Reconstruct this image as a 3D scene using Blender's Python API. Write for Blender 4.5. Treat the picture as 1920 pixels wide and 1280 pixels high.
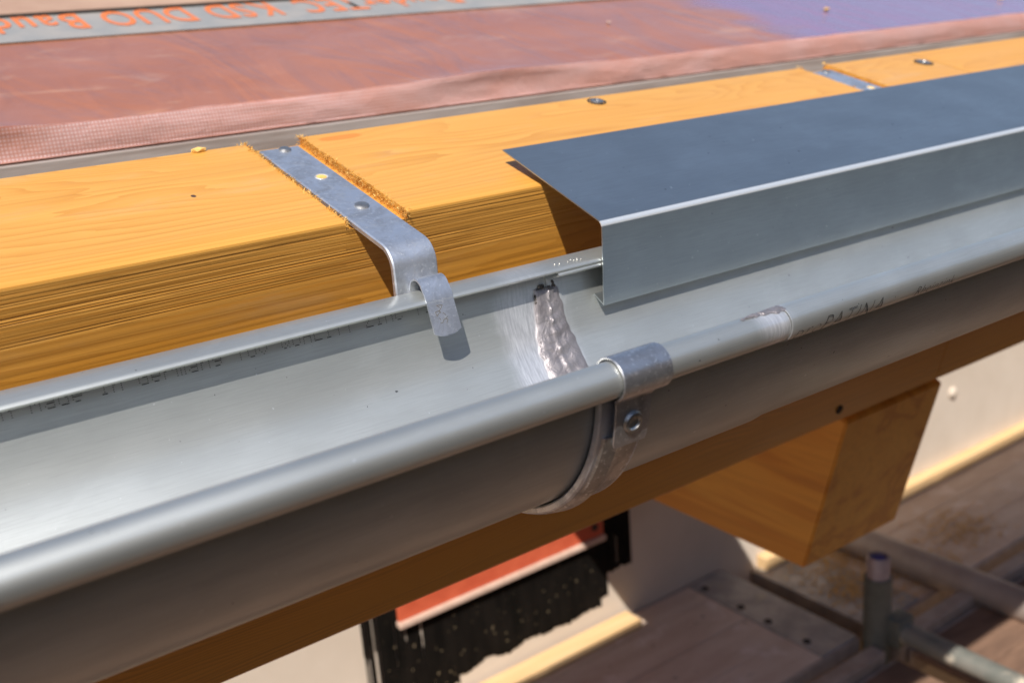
import bpy, bmesh, math, random
from mathutils import Vector, Matrix, noise

random.seed(7)
for o in list(bpy.data.objects):
    bpy.data.objects.remove(o)
scene = bpy.context.scene
COL = scene.collection
R = math.radians

# ------------------------------------------------------------------ camera
# x runs along the gutter, y towards the house, z up; the lens is the origin
cam = bpy.data.cameras.new('camera')
cam_o = bpy.data.objects.new('camera', cam)
COL.objects.link(cam_o)
cam_o.matrix_world = Matrix(((0.8045, 0.2307, -0.5473, 0),
                             (-0.5895, 0.1973, -0.7833, 0),
                             (-0.0727, 0.9528, 0.2947, 0),
                             (0, 0, 0, 1)))
cam.sensor_width = 36.0
cam.lens = 37.5
cam.clip_start = 0.02
cam.clip_end = 2000
cam.dof.use_dof = True
cam.dof.focus_distance = 0.60
cam.dof.aperture_fstop = 8.5
scene.camera = cam_o

# ------------------------------------------------------------------ light
SUN = Vector((0.60, 0.58, -1.0)).normalized()      # the way the light travels
world = bpy.data.worlds.new('World')
scene.world = world
world.use_nodes = True
wn = world.node_tree
bg = wn.nodes['Background']
sky = wn.nodes.new('ShaderNodeTexSky')
sky.sky_type = 'NISHITA'
sky.sun_disc = False
sky.sun_elevation = math.asin(-SUN.z)
sky.sun_rotation = math.atan2(-SUN.x, -SUN.y)
sky.air_density = 1.0
sky.dust_density = 0.3
sky.ozone_density = 2.0
wn.links.new(sky.outputs[0], bg.inputs[0])
bg.inputs[1].default_value = 0.09
sun = bpy.data.lights.new('sun', 'SUN')
sun.energy = 4.5
sun.angle = R(0.53)
sun.color = (1.0, 0.95, 0.88)
sun_o = bpy.data.objects.new('sun', sun)
COL.objects.link(sun_o)
sun_o.rotation_euler = SUN.to_track_quat('-Z', 'Y').to_euler()
scene.view_settings.view_transform = 'Standard'
scene.view_settings.look = 'None'
scene.view_settings.gamma = 1.0
scene.view_settings.use_curve_mapping = False
scene.view_settings.exposure = 0.55

PITCH = R(15.4)
CP, SP = math.cos(PITCH), math.sin(PITCH)
def roof(y, z):                     # roof frame -> true (y, z)
    return (y * CP - z * SP, y * SP + z * CP)

# ------------------------------------------------------------------ helpers
def tag(o, label=None, cat=None, group=None, kind=None):
    if label: o['label'] = label
    if cat: o['category'] = cat
    if group: o['group'] = group
    if kind: o['kind'] = kind
    return o

def empty(name, loc=(0, 0, 0)):
    o = bpy.data.objects.new(name, None)
    o.empty_display_size = 0.02
    COL.objects.link(o)
    o.location = loc
    return o

def build(name, bm, mat, parent=None, smooth=None, loc=None, rx=0.0, mats=None):
    bmesh.ops.recalc_face_normals(bm, faces=bm.faces)
    if smooth is not None:
        lim = R(smooth)
        for f in bm.faces: f.smooth = True
        for e in bm.edges:
            if len(e.link_faces) == 2:
                e.smooth = e.calc_face_angle(0) < lim
    me = bpy.data.meshes.new(name)
    bm.to_mesh(me); bm.free()
    if mats:
        for m in mats: me.materials.append(m)
    else:
        me.materials.append(mat)
    o = bpy.data.objects.new(name, me)
    COL.objects.link(o)
    if loc: o.location = loc
    if rx: o.rotation_euler.x = rx
    if parent is not None:
        o.parent = parent
        o.matrix_parent_inverse = Matrix.Translation(parent.location).inverted() if parent.type == 'EMPTY' else Matrix.Identity(4)
    return o

def box(bm, x0, x1, y0, y1, z0, z1, bev=0.0):
    vs = [bm.verts.new((x, y, z)) for x in (x0, x1) for y in (y0, y1) for z in (z0, z1)]
    idx = ((0, 1, 3, 2), (4, 6, 7, 5), (0, 4, 5, 1), (2, 3, 7, 6), (0, 2, 6, 4), (1, 5, 7, 3))
    fs = [bm.faces.new([vs[i] for i in f]) for f in idx]
    if bev:
        es = {e for f in fs for e in f.edges}
        bmesh.ops.bevel(bm, geom=list(es), offset=bev, segments=2, affect='EDGES', profile=0.5)

def normals2d(path):
    ns = []
    n = len(path)
    for i in range(n):
        a = Vector(path[max(i - 1, 0)]); b = Vector(path[min(i + 1, n - 1)])
        t = (b - a)
        if t.length < 1e-9: t = Vector((1, 0))
        t.normalize()
        ns.append(Vector((-t.y, t.x)))
    return ns

def sweep_bar(bm, path, xs, section, ws=None, off=None):
    """solid bar: a (y,z) path with a cross-section [(dx, dn)] across it"""
    ns = normals2d(path)
    rings = []
    ws = ws or [1.0] * len(path); off = off or [0.0] * len(path)
    for (y, z), n, w_, o_ in zip(path, ns, ws, off):
        rings.append([bm.verts.new((xs + o_ + dx * w_, y + n.x * dn, z + n.y * dn)) for dx, dn in section])
    m = len(section)
    for a, b in zip(rings, rings[1:]):
        for i in range(m):
            bm.faces.new((a[i], a[(i + 1) % m], b[(i + 1) % m], b[i]))
    bm.faces.new(rings[0]); bm.faces.new(list(reversed(rings[-1])))

def flat_section(w, t, c=0.0006):
    h = t / 2; v = w / 2
    return [(-v + c, -h), (v - c, -h), (v, -h + c), (v, h - c), (v - c, h), (-v + c, h), (-v, h - c), (-v, -h + c)]

def extrude_sheet(bm, path, x0, x1, t, nx=30, wob=0.0, seed=0.0):
    """thin sheet metal: a (y,z) path run along x with thickness t"""
    ns = normals2d(path)
    outer, inner = [], []
    for k in range(nx + 1):
        x = x0 + (x1 - x0) * k / nx
        ro, ri = [], []
        for j, ((y, z), n) in enumerate(zip(path, ns)):
            d = wob * noise.noise(Vector((x * 6 + seed, y * 18, z * 18))) if wob else 0.0
            ro.append(bm.verts.new((x, y + n.x * (t / 2 + d), z + n.y * (t / 2 + d))))
            ri.append(bm.verts.new((x, y + n.x * (-t / 2 + d), z + n.y * (-t / 2 + d))))
        outer.append(ro); inner.append(ri)
    m = len(path)
    for k in range(nx):
        for j in range(m - 1):
            bm.faces.new((outer[k][j], outer[k + 1][j], outer[k + 1][j + 1], outer[k][j + 1]))
            bm.faces.new((inner[k][j], inner[k][j + 1], inner[k + 1][j + 1], inner[k + 1][j]))
        for j in (0, m - 1):
            bm.faces.new((outer[k][j], inner[k][j], inner[k + 1][j], outer[k + 1][j]))
    for k in (0, nx):
        for j in range(m - 1):
            bm.faces.new((outer[k][j], outer[k][j + 1], inner[k][j + 1], inner[k][j]))

def arc(cy, cz, r, a0, a1, n):
    return [(cy + r * math.cos(R(a0 + (a1 - a0) * i / n)), cz + r * math.sin(R(a0 + (a1 - a0) * i / n))) for i in range(n + 1)]

def lathe(bm, prof, mat4, seg=20):
    """prof [(r, h)] turned about local z and placed with mat4"""
    rings = []
    for r, h in prof:
        if r < 1e-7:
            rings.append([bm.verts.new(mat4 @ Vector((0, 0, h)))])
        else:
            rings.append([bm.verts.new(mat4 @ Vector((r * math.cos(2 * math.pi * i / seg), r * math.sin(2 * math.pi * i / seg), h))) for i in range(seg)])
    for a, b in zip(rings, rings[1:]):
        for i in range(seg):
            q = [a[i % len(a)], a[(i + 1) % len(a)], b[(i + 1) % len(b)], b[i % len(b)]]
            q = list(dict.fromkeys(q))
            if len(q) > 2: bm.faces.new(q)

def tube(bm, p0, p1, r, seg=20, wall=0.0035):
    p0 = Vector(p0); p1 = Vector(p1); d = p1 - p0
    M = Matrix.Translation(p0) @ d.to_track_quat('Z', 'Y').to_matrix().to_4x4()
    L = d.length
    lathe(bm, [(r - wall, 0.0), (r, 0.0), (r, L), (r - wall, L), (r - wall, L - 0.08), (0, L - 0.08)], M, seg)

# ------------------------------------------------------------------ materials
class NT:
    def __init__(s, name):
        s.m = bpy.data.materials.new(name); s.m.use_nodes = True
        s.t = s.m.node_tree; s.n = s.t.nodes; s.b = s.n['Principled BSDF']
    def add(s, typ, **kw):
        nd = s.n.new(typ)
        for k, v in kw.items():
            if k.startswith('i_'):
                nd.inputs[k[2:].replace('_', ' ')].default_value = v
            else: setattr(nd, k, v)
        return nd
    def link(s, a, b): s.t.links.new(a, b)
    def val(s, k, v):
        if hasattr(v, 'default_value') or hasattr(v, 'is_output'): s.link(v, s.b.inputs[k])
        else: s.b.inputs[k].default_value = v
    def obj(s):
        return s.add('ShaderNodeTexCoord').outputs['Object']
    def mapping(s, vec, scale=(1, 1, 1), loc=(0, 0, 0)):
        m = s.add('ShaderNodeMapping'); m.inputs['Scale'].default_value = scale; m.inputs['Location'].default_value = loc
        s.link(vec, m.inputs['Vector']); return m.outputs[0]
    def noise(s, vec, scale, detail=4, rough=0.55, dist=0.0):
        n = s.add('ShaderNodeTexNoise'); n.inputs['Scale'].default_value = scale; n.inputs['Detail'].default_value = detail
        n.inputs['Roughness'].default_value = rough; n.inputs['Distortion'].default_value = dist
        s.link(vec, n.inputs['Vector']); return n.outputs['Fac']
    def ramp(s, fac, stops, interp='LINEAR'):
        r = s.add('ShaderNodeValToRGB'); r.color_ramp.interpolation = interp
        el = r.color_ramp.elements
        while len(el) < len(stops): el.new(0.5)
        for e, (p, c) in zip(el, stops):
            e.position = p; e.color = (c[0], c[1], c[2], 1) if isinstance(c, tuple) else (c, c, c, 1)
        s.link(fac, r.inputs[0]); return r.outputs[0]
    def mix(s, fac, a, b, mode='MIX'):
        m = s.add('ShaderNodeMix', data_type='RGBA', blend_type=mode)
        for inp, v in ((m.inputs['Factor'], fac), (m.inputs['A'], a), (m.inputs['B'], b)):
            if hasattr(v, 'is_output'): s.link(v, inp)
            elif isinstance(v, tuple): inp.default_value = (v[0], v[1], v[2], 1)
            else: inp.default_value = v
        return m.outputs['Result']
    def math(s, op, a, b=0.0, c=0.0):
        m = s.add('ShaderNodeMath', operation=op)
        for i, v in enumerate((a, b, c)):
            if hasattr(v, 'is_output'): s.link(v, m.inputs[i])
            else: m.inputs[i].default_value = v
        return m.outputs[0]
    def maprange(s, v, a, b, c=0.0, d=1.0, smooth=True):
        m = s.add('ShaderNodeMapRange', interpolation_type='SMOOTHSTEP' if smooth else 'LINEAR')
        s.link(v, m.inputs[0])
        for i, q in enumerate((a, b, c, d)): m.inputs[i + 1].default_value = q
        return m.outputs[0]
    def sep(s, v):
        x = s.add('ShaderNodeSeparateXYZ'); s.link(v, x.inputs[0]); return x.outputs
    def bump(s, h, strength, dist=0.001, prev=None):
        b = s.add('ShaderNodeBump'); b.inputs['Strength'].default_value = strength; b.inputs['Distance'].default_value = dist
        s.link(h, b.inputs['Height'])
        if prev is not None: s.link(prev, b.inputs['Normal'])
        s.link(b.outputs[0], s.b.inputs['Normal']); return b.outputs[0]

def mat_zinc(name, base=(0.585, 0.595, 0.57), rough=0.58, scraped=None, metal=0.88, inside=False, fold=None):
    t = NT(name); o = t.obj()
    streak = t.noise(t.mapping(o, (14, 420, 420)), 3.0, 5, 0.65)
    blot = t.noise(t.mapping(o, (9, 14, 14)), 2.0, 4)
    speck = t.noise(o, 330, 2, 0.5)
    c = t.mix(t.maprange(blot, 0.3, 0.7), tuple(v * 0.94 for v in base), tuple(min(1, v * 1.06) for v in base))
    c = t.mix(t.math('MULTIPLY', t.maprange(streak, 0.35, 0.75), 0.42), c, tuple(v * 0.76 for v in base))
    stain = t.noise(t.mapping(o, (16, 30, 30), (4, 2, 9)), 1.0, 6, 0.7, 0.5)
    c = t.mix(t.math('MULTIPLY', t.maprange(stain, 0.52, 0.70), 0.16), c, tuple(min(1, v * 1.35) for v in base))
    c = t.mix(t.maprange(speck, 0.745, 0.77), c, (0.75, 0.76, 0.76))
    c = t.mix(t.maprange(t.noise(o, 250, 2, 0.5), 0.76, 0.785), c, (0.14, 0.14, 0.14))
    rg = t.math('ADD', t.math('MULTIPLY', streak, 0.10), rough - 0.05)
    mt = metal
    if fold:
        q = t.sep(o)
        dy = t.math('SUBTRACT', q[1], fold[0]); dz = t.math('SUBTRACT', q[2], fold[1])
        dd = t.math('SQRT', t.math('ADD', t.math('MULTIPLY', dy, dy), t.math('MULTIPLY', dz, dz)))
        fold_glint = t.maprange(dd, 0.0016, 0.0026, 1.0, 0.0)  # fold's highlight painted into the colour as a pale line
        c = t.mix(fold_glint, c, (0.80, 0.82, 0.83)); mt = t.math('ADD', t.math('MULTIPLY', fold_glint, -0.5), metal)
    if scraped:
        xyz = t.sep(o); x = xyz[0]
        n = t.noise(t.mapping(o, (40, 60, 60)), 1.0, 4)
        d = t.math('ABSOLUTE', t.math('SUBTRACT', x, scraped[0]))
        d = t.math('SUBTRACT', d, t.math('MULTIPLY', t.math('SUBTRACT', n, 0.5), 0.022))
        k = t.maprange(d, scraped[1] - 0.004, scraped[1] + 0.012, 1.0, 0.0)
        if inside:
            k = t.math('MULTIPLY', k, t.maprange(xyz[1], 0.44, 0.45))
            k = t.math('MULTIPLY', k, t.maprange(xyz[2], -0.158, -0.180, 0.25, 1.0))
        sc = t.noise(t.mapping(o, (420, 40, 40)), 2.0, 4, 0.7)
        c2 = t.mix(t.maprange(sc, 0.3, 0.7), (0.58, 0.58, 0.60), (0.86, 0.86, 0.87))
        c = t.mix(k, c, c2)
        rg = t.math('ADD', rg, t.math('MULTIPLY', k, -0.04))
        mt = t.math('ADD', t.math('MULTIPLY', k, -0.22), metal)
    t.val('Base Color', c); t.val('Metallic', mt); t.val('Roughness', rg)
    p = t.bump(streak, 0.10, 0.0004)
    t.bump(t.noise(t.mapping(o, (5, 25, 25)), 1.0, 2), 0.08, 0.004, p)
    # second, sharper lobe: the rolled skin of the sheet
    g = t.add('ShaderNodeBsdfAnisotropic'); g.inputs['Roughness'].default_value = 0.27
    t.link(c, g.inputs['Color'])
    mx = t.add('ShaderNodeMixShader'); mx.inputs[0].default_value = 0.30
    out = t.n['Material Output']
    t.link(t.b.outputs[0], mx.inputs[1]); t.link(g.outputs[0], mx.inputs[2]); t.link(mx.outputs[0], out.inputs['Surface'])
    return t.m

def mat_galv(name, base=(0.76, 0.79, 0.85), rough=0.46, dirt=0.35):
    t = NT(name); o = t.obj()
    v = t.add('ShaderNodeTexVoronoi'); v.inputs['Scale'].default_value = 260; t.link(o, v.inputs['Vector'])
    sp = t.noise(o, 420, 3, 0.6)
    bl = t.noise(o, 60, 5, 0.65, 0.6)
    c = t.mix(t.maprange(bl, 0.35, 0.7), base, tuple(x * 0.62 for x in base))
    c = t.mix(t.math('MULTIPLY', t.maprange(sp, 0.55, 0.72), 0.7), c, (0.92, 0.92, 0.93))
    c = t.mix(t.math('MULTIPLY', t.maprange(t.noise(o, 70, 5, 0.7), 0.52, 0.66), dirt), c, (0.84, 0.82, 0.79))
    t.val('Base Color', c); t.val('Metallic', 0.92)
    t.val('Roughness', t.math('ADD', t.math('MULTIPLY', bl, 0.25), rough - 0.12))
    p = t.bump(sp, 0.16, 0.0006); t.bump(bl, 0.18, 0.0015, p)
    return t.m

def mat_wood(name, axis, light, dark, spots=(), deep=None, scale=105.0, stretch=0.05, distort=2.2, rough=0.48, fibre=0.5, endgrain=False, ringbump=0.15):
    t = NT(name); o = t.obj()
    m = t.mapping(o, (stretch, 1, 1), (0, -axis[0], -axis[1]))
    warp = t.noise(t.mapping(o, (1.6, 9, 9)), 1.0, 3, 0.5)
    sub = t.add('ShaderNodeVectorMath', operation='MULTIPLY_ADD')
    comb = t.add('ShaderNodeCombineXYZ')
    t.link(warp, comb.inputs[1]); t.link(warp, comb.inputs[2])
    t.link(comb.outputs[0], sub.inputs[0]); sub.inputs[1].default_value = (0, 0.085, 0.085); t.link(m, sub.inputs[2])
    w = t.add('ShaderNodeTexWave', wave_type='RINGS', rings_direction='X', wave_profile='SAW')
    w.inputs['Scale'].default_value = scale; w.inputs['Distortion'].default_value = distort
    w.inputs['Detail'].default_value = 2; w.inputs['Detail Scale'].default_value = 1.2
    t.link(sub.outputs[0], w.inputs['Vector'])
    ring = w.outputs['Fac']
    fib = t.noise(t.mapping(o, (6, 900, 900)), 1.0, 4, 0.65)
    patch = t.noise(t.mapping(o, (2.2, 16, 16)), 1.0, 3)
    fade = t.maprange(t.noise(t.mapping(o, (3, 14, 14), (5, 2, 1)), 1.3, 3), 0.35, 0.65, 0.68, 1.0)
    ring = t.math('MULTIPLY', ring, fade)
    c = t.ramp(ring, [(0.0, light), (0.55, tuple(0.75 * a + 0.25 * b for a, b in zip(light, dark))), (0.9, tuple(0.35 * a + 0.65 * b for a, b in zip(light, dark))), (1.0, light)])
    c = t.mix(t.math('MULTIPLY', t.maprange(fib, 0.3, 0.75), fibre * 0.5), c, dark)
    c = t.mix(t.math('MULTIPLY', t.maprange(patch, 0.45, 0.8), 0.30), c, tuple(0.5 * (a + b) * k for a, b, k in zip(light, dark, (1.02, 0.92, 0.7))))
    xyz = t.sep(o)
    nz = t.noise(o, 90, 3)
    for (sx, sy, rx, ry, colr, amt) in spots:
        dx = t.math('DIVIDE', t.math('SUBTRACT', xyz[0], sx), rx)
        dy = t.math('DIVIDE', t.math('SUBTRACT', xyz[1], sy), ry)
        d = t.math('SQRT', t.math('ADD', t.math('MULTIPLY', dx, dx), t.math('MULTIPLY', dy, dy)))
        d = t.math('ADD', d, t.math('MULTIPLY', t.math('SUBTRACT', nz, 0.5), 0.9))
        k = t.math('MULTIPLY', t.maprange(d, 0.75, 1.05, 1.0, 0.0), amt)
        c = t.mix(k, c, colr)
    grey = t.noise(t.mapping(o, (5, 22, 22), (7, 3, 2)), 1.4, 5, 0.65)
    c = t.mix(t.math('MULTIPLY', t.maprange(grey, 0.56, 0.72), 0.22), c, (0.50, 0.36, 0.22))
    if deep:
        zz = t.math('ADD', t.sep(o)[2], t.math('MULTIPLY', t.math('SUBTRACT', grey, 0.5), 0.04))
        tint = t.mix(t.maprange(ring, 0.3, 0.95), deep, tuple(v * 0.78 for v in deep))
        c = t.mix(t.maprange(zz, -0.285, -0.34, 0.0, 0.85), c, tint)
    line = t.noise(t.mapping(o, (1.1, 330, 330), (2, 5, 1)), 1.0, 3, 0.6)
    c = t.mix(t.math('MULTIPLY', t.maprange(line, 0.54, 0.66), 0.26), c, tuple(v * 0.8 for v in dark))
    t.val('Base Color', c); t.val('Roughness', t.math('ADD', t.math('MULTIPLY', grey, 0.2), rough - 0.18))
    t.b.inputs['Specular IOR Level'].default_value = 0.6
    p = t.bump(fib, 0.22, 0.0006)
    t.bump(ring, ringbump, 0.0006, p)
    return t.m

def mat_plain(name, a, b, scale=20, rough=0.7, bump=0.2, metal=0.0, stretch=(1, 1, 1), dist=0.002, extra=None, spec=0.4):
    t = NT(name); o = t.obj()
    n = t.noise(t.mapping(o, stretch), scale, 5, 0.6)
    c = t.mix(t.maprange(n, 0.3, 0.7), a, b)
    if extra:
        for sc, lo, hi, colr, amt in extra:
            k = t.math('MULTIPLY', t.maprange(t.noise(t.mapping(o, (1, 1, 1), (sc, 0, 0)), sc, 4, 0.6), lo, hi), amt)
            c = t.mix(k, c, colr)
    t.val('Base Color', c); t.val('Roughness', rough); t.val('Metallic', metal)
    t.b.inputs['Specular IOR Level'].default_value = spec
    t.bump(n, bump, dist)
    return t.m

L_W, D_W = (0.64, 0.325, 0.066), (0.47, 0.185, 0.020)
BEAM_SPOTS = [(0.3533, 0.654, 0.017, 0.0055, (0.62, 0.20, 0.025), 0.9), (0.497, 0.6906, 0.0035, 0.003, (0.06, 0.03, 0.01), 0.9),
              (0.220, 0.5934, 0.0016, 0.0022, (0.05, 0.02, 0.01), 1.0), (0.1595, 0.708, 0.004, 0.010, (0.38, 0.16, 0.03), 0.6),
              (0.915, 0.726, 0.010, 0.005, (0.42, 0.10, 0.015), 0.9), (0.67, 0.700, 0.05, 0.010, (0.40, 0.21, 0.06), 0.45),
              (0.593, 0.716, 0.012, 0.009, (0.30, 0.15, 0.04), 0.6), (0.43, 0.70, 0.03, 0.006, (0.52, 0.24, 0.04), 0.5)]
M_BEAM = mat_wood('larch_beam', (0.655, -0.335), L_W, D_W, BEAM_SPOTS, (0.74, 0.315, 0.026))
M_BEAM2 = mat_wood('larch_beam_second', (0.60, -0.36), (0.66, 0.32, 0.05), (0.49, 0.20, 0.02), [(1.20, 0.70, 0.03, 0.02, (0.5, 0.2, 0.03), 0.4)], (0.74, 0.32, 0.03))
M_JOIST = mat_wood('joist_wood', (-0.25, -0.30), (0.55, 0.27, 0.06), (0.42, 0.17, 0.028), (), scale=14, stretch=1.0, distort=3.0, ringbump=0.05)
M_FIBRE = mat_plain('torn_wood_fibre', (0.80, 0.52, 0.17), (0.66, 0.36, 0.08), 120, 0.8, 0.1)
M_ZINC_A = mat_zinc('grey_zinc_soldered', scraped=(0.371, 0.012), inside=True)
M_ZINC_B = mat_zinc('grey_zinc', scraped=(0.396, 0.004), inside=True)
M_BEADZ = mat_zinc('grey_zinc_bead', scraped=(0.394, 0.005))
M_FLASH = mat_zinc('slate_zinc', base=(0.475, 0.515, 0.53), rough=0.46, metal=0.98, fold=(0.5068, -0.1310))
M_GALV = mat_galv('galvanised_steel')
M_CLIP = mat_galv('bright_spring_steel', (0.76, 0.79, 0.85), 0.42, 0.15)
M_STRAP = mat_galv('dull_galvanised', (0.47, 0.45, 0.43), 0.36, 0.25)
M_FCLIP = mat_galv('front_clip_steel', (0.58, 0.58, 0.60), 0.36, 0.2)
M_INK = mat_plain('black_ink', (0.02, 0.02, 0.02), (0.03, 0.03, 0.03), 50, 0.6, 0.0)
M_GREYINK = mat_plain('grey_ink', (0.05, 0.05, 0.055), (0.08, 0.08, 0.08), 50, 0.6, 0.0)
M_EMBLEM = mat_plain('stamped_line', (0.16, 0.13, 0.10), (0.30, 0.27, 0.22), 900, 0.5, 0.0, 0.4)
M_SCRATCH = mat_plain('bare_scratched_steel', (0.85, 0.83, 0.78), (0.7, 0.66, 0.58), 200, 0.35, 0.0, 0.6)

def mat_solder():
    t = NT('solder'); o = t.obj()
    n = t.noise(o, 120, 4, 0.6, 0.8); n2 = t.noise(o, 60, 3)
    c = t.mix(t.maprange(n2, 0.35, 0.7), (0.40, 0.365, 0.37), (0.29, 0.26, 0.265))
    c = t.mix(t.maprange(t.noise(o, 35, 4), 0.62, 0.75), c, (0.06, 0.055, 0.05))
    t.val('Base Color', c); t.val('Metallic', 0.75); t.val('Roughness', t.math('ADD', t.math('MULTIPLY', n, 0.25), 0.36))
    t.bump(n, 0.55, 0.0025)
    return t.m
M_SOLDER = mat_solder()
M_FLUX = mat_plain('burnt_flux', (0.03, 0.025, 0.02), (0.12, 0.10, 0.09), 200, 0.5, 0.4, 0.3)

def mat_membrane():
    t = NT('dusty_membrane'); o = t.obj(); xyz = t.sep(o)
    n = t.noise(t.mapping(o, (3, 6, 6)), 2.0, 5, 0.6)
    c = t.mix(t.maprange(n, 0.3, 0.7), (0.33, 0.115, 0.052), (0.37, 0.14, 0.072))
    dust = t.noise(t.mapping(o, (5, 14, 14), (3, 1, 0)), 1.6, 5, 0.65, 0.8)
    c = t.mix(t.math('MULTIPLY', t.maprange(dust, 0.55, 0.75), 0.4), c, (0.58, 0.34, 0.22))
    # clean violet foil where the dust has been wiped off
    e = t.math('ADD', xyz[0], t.math('MULTIPLY', t.math('SUBTRACT', t.noise(t.mapping(o, (2, 4, 4)), 2.0, 5), 0.5), 0.35))
    k = t.maprange(e, 1.10, 1.20)
    c = t.mix(k, c, (0.25, 0.15, 0.245))
    t.val('Base Color', c)
    t.val('Roughness', t.math('ADD', t.math('MULTIPLY', k, -0.06), 0.30))
    t.b.inputs['Specular IOR Level'].default_value = 0.6
    t.b.inputs['Coat Weight'].default_value = 0.5; t.b.inputs['Coat Roughness'].default_value = 0.14
    w = t.noise(t.mapping(o, (7, 3, 3)), 1.3, 3, 0.5, 1.6)
    p = t.bump(w, 0.35, 0.03)
    t.bump(t.noise(t.mapping(o, (30, 22, 22)), 1.0, 3, 0.6, 1.0), 0.15, 0.004, p)
    return t.m
M_MEMB = mat_membrane()

def mat_flap():
    t = NT('woven_membrane_edge'); o = t.obj(); xyz = t.sep(o)
    gx = t.math('FRACT', t.math('MULTIPLY', xyz[0], 330.0)); gz = t.math('FRACT', t.math('MULTIPLY', xyz[2], 330.0))
    d = t.math('MULTIPLY', t.maprange(t.math('ABSOLUTE', t.math('SUBTRACT', gx, 0.5)), 0.22, 0.38, 1.0, 0.0),
               t.maprange(t.math('ABSOLUTE', t.math('SUBTRACT', gz, 0.5)), 0.22, 0.38, 1.0, 0.0))
    n = t.noise(t.mapping(o, (4, 8, 8)), 3.0, 4)
    thread = t.mix(t.maprange(n, 0.3, 0.7), (0.78, 0.36, 0.25), (0.78, 0.42, 0.35))
    film = t.mix(t.maprange(n, 0.35, 0.65), (0.90, 0.62, 0.59), (0.93, 0.72, 0.70))
    t.val('Base Color', t.mix(d, thread, film)); t.val('Roughness', 0.33)
    t.b.inputs['Specular IOR Level'].default_value = 0.8
    p = t.bump(d, 0.15, 0.0004)
    t.bump(t.noise(t.mapping(o, (40, 60, 60)), 1.0, 4, 0.6, 1.5), 0.22, 0.006, p)
    return t.m
M_FLAP = mat_flap()
M_BAND = mat_plain('grey_selvedge', (0.24, 0.24, 0.235), (0.31, 0.285, 0.26), 25, 0.5, 0.05)
M_UPPER = mat_plain('brown_grey_membrane', (0.36, 0.22, 0.15), (0.44, 0.29, 0.20), 12, 0.5, 0.1)
M_ORANGE = mat_plain('orange_print', (0.66, 0.17, 0.045), (0.58, 0.16, 0.06), 40, 0.55, 0.0)
M_SEAM = mat_plain('black_butyl', (0.02, 0.02, 0.02), (0.05, 0.045, 0.04), 80, 0.6, 0.2)
M_OLDBOARD = mat_plain('weathered_board', (0.25, 0.20, 0.17), (0.36, 0.31, 0.28), 9, 0.85, 0.3, stretch=(1, 12, 12))
M_WALL = mat_plain('cream_render', (0.58, 0.49, 0.40), (0.64, 0.55, 0.46), 6, 0.9, 0.15, extra=[(40, 0.70, 0.74, (0.35, 0.3, 0.26), 0.6)])
M_RED = mat_plain('red_membrane', (0.60, 0.12, 0.055), (0.52, 0.09, 0.04), 30, 0.5, 0.15)
M_PALE = mat_plain('pale_cut_edge', (0.62, 0.45, 0.36), (0.52, 0.36, 0.28), 60, 0.7, 0.1)
M_LATH = mat_plain('fresh_lath', (0.72, 0.50, 0.27), (0.64, 0.41, 0.19), 16, 0.7, 0.25, stretch=(0.4, 10, 10))
M_PLY = mat_plain('scaffold_ply', (0.64, 0.51, 0.41), (0.54, 0.40, 0.305), 7, 0.72, 0.3, stretch=(1, 4, 4),
                  extra=[(16, 0.54, 0.66, (0.72, 0.60, 0.53), 0.7), (26, 0.66, 0.72, (0.10, 0.06, 0.05), 0.8)])
M_PLY2 = mat_plain('dark_scaffold_ply', (0.22, 0.13, 0.085), (0.14, 0.082, 0.055), 8, 0.75, 0.3, stretch=(1, 4, 4),
                   extra=[(13, 0.60, 0.68, (0.50, 0.38, 0.30), 0.75)])
M_PLY3 = mat_plain('added_scaffold_ply', (0.10, 0.058, 0.036), (0.06, 0.035, 0.022), 8, 0.8, 0.3, stretch=(1, 4, 4))
M_PLATE = mat_plain('grey_steel_plate', (0.44, 0.40, 0.37), (0.27, 0.25, 0.24), 22, 0.6, 0.3, 0.35,
                    extra=[(30, 0.58, 0.66, (0.42, 0.36, 0.28), 0.6)])
M_TUBE = mat_plain('galvanised_tube', (0.46, 0.39, 0.34), (0.36, 0.29, 0.25), 14, 0.55, 0.15, 0.45)
M_POST = mat_plain('green_grey_post', (0.10, 0.105, 0.085), (0.15, 0.15, 0.125), 20, 0.6, 0.2, 0.2,
                   extra=[(18, 0.62, 0.7, (0.40, 0.30, 0.18), 0.6)])
M_SPIGOT = mat_plain('worn_spigot', (0.42, 0.33, 0.32), (0.32, 0.25, 0.25), 40, 0.5, 0.2, 0.4)
M_BLUE = mat_plain('blue_plastic_plug', (0.06, 0.06, 0.22), (0.09, 0.08, 0.26), 40, 0.5, 0.0)
M_LEDGER = mat_plain('worn_ledger', (0.44, 0.36, 0.31), (0.32, 0.25, 0.21), 25, 0.6, 0.2, 0.3)
M_ARM = mat_plain('cream_flaked_arm', (0.16, 0.17, 0.15), (0.24, 0.23, 0.20), 22, 0.55, 0.2, 0.3,
                  extra=[(9, 0.50, 0.56, (0.66, 0.58, 0.46), 0.9)])
M_YELLOW = mat_plain('ochre_painted_steel', (0.34, 0.19, 0.03), (0.26, 0.14, 0.03), 20, 0.6, 0.2, 0.2)
M_DARK = mat_plain('dark_hole', (0.03, 0.022, 0.018), (0.05, 0.04, 0.03), 60, 0.8, 0.0)
M_GROUND = mat_plain('bare_earth', (0.27, 0.175, 0.095), (0.21, 0.135, 0.075), 0.8, 0.95, 0.5, dist=0.05)
M_SAWDUST = mat_plain('sawdust', (0.55, 0.30, 0.09), (0.66, 0.40, 0.14), 60, 0.9, 0.0)
M_SCREW = mat_plain('zinc_plated_screw', (0.50, 0.48, 0.45), (0.38, 0.36, 0.34), 300, 0.35, 0.1, 0.9)

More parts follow.
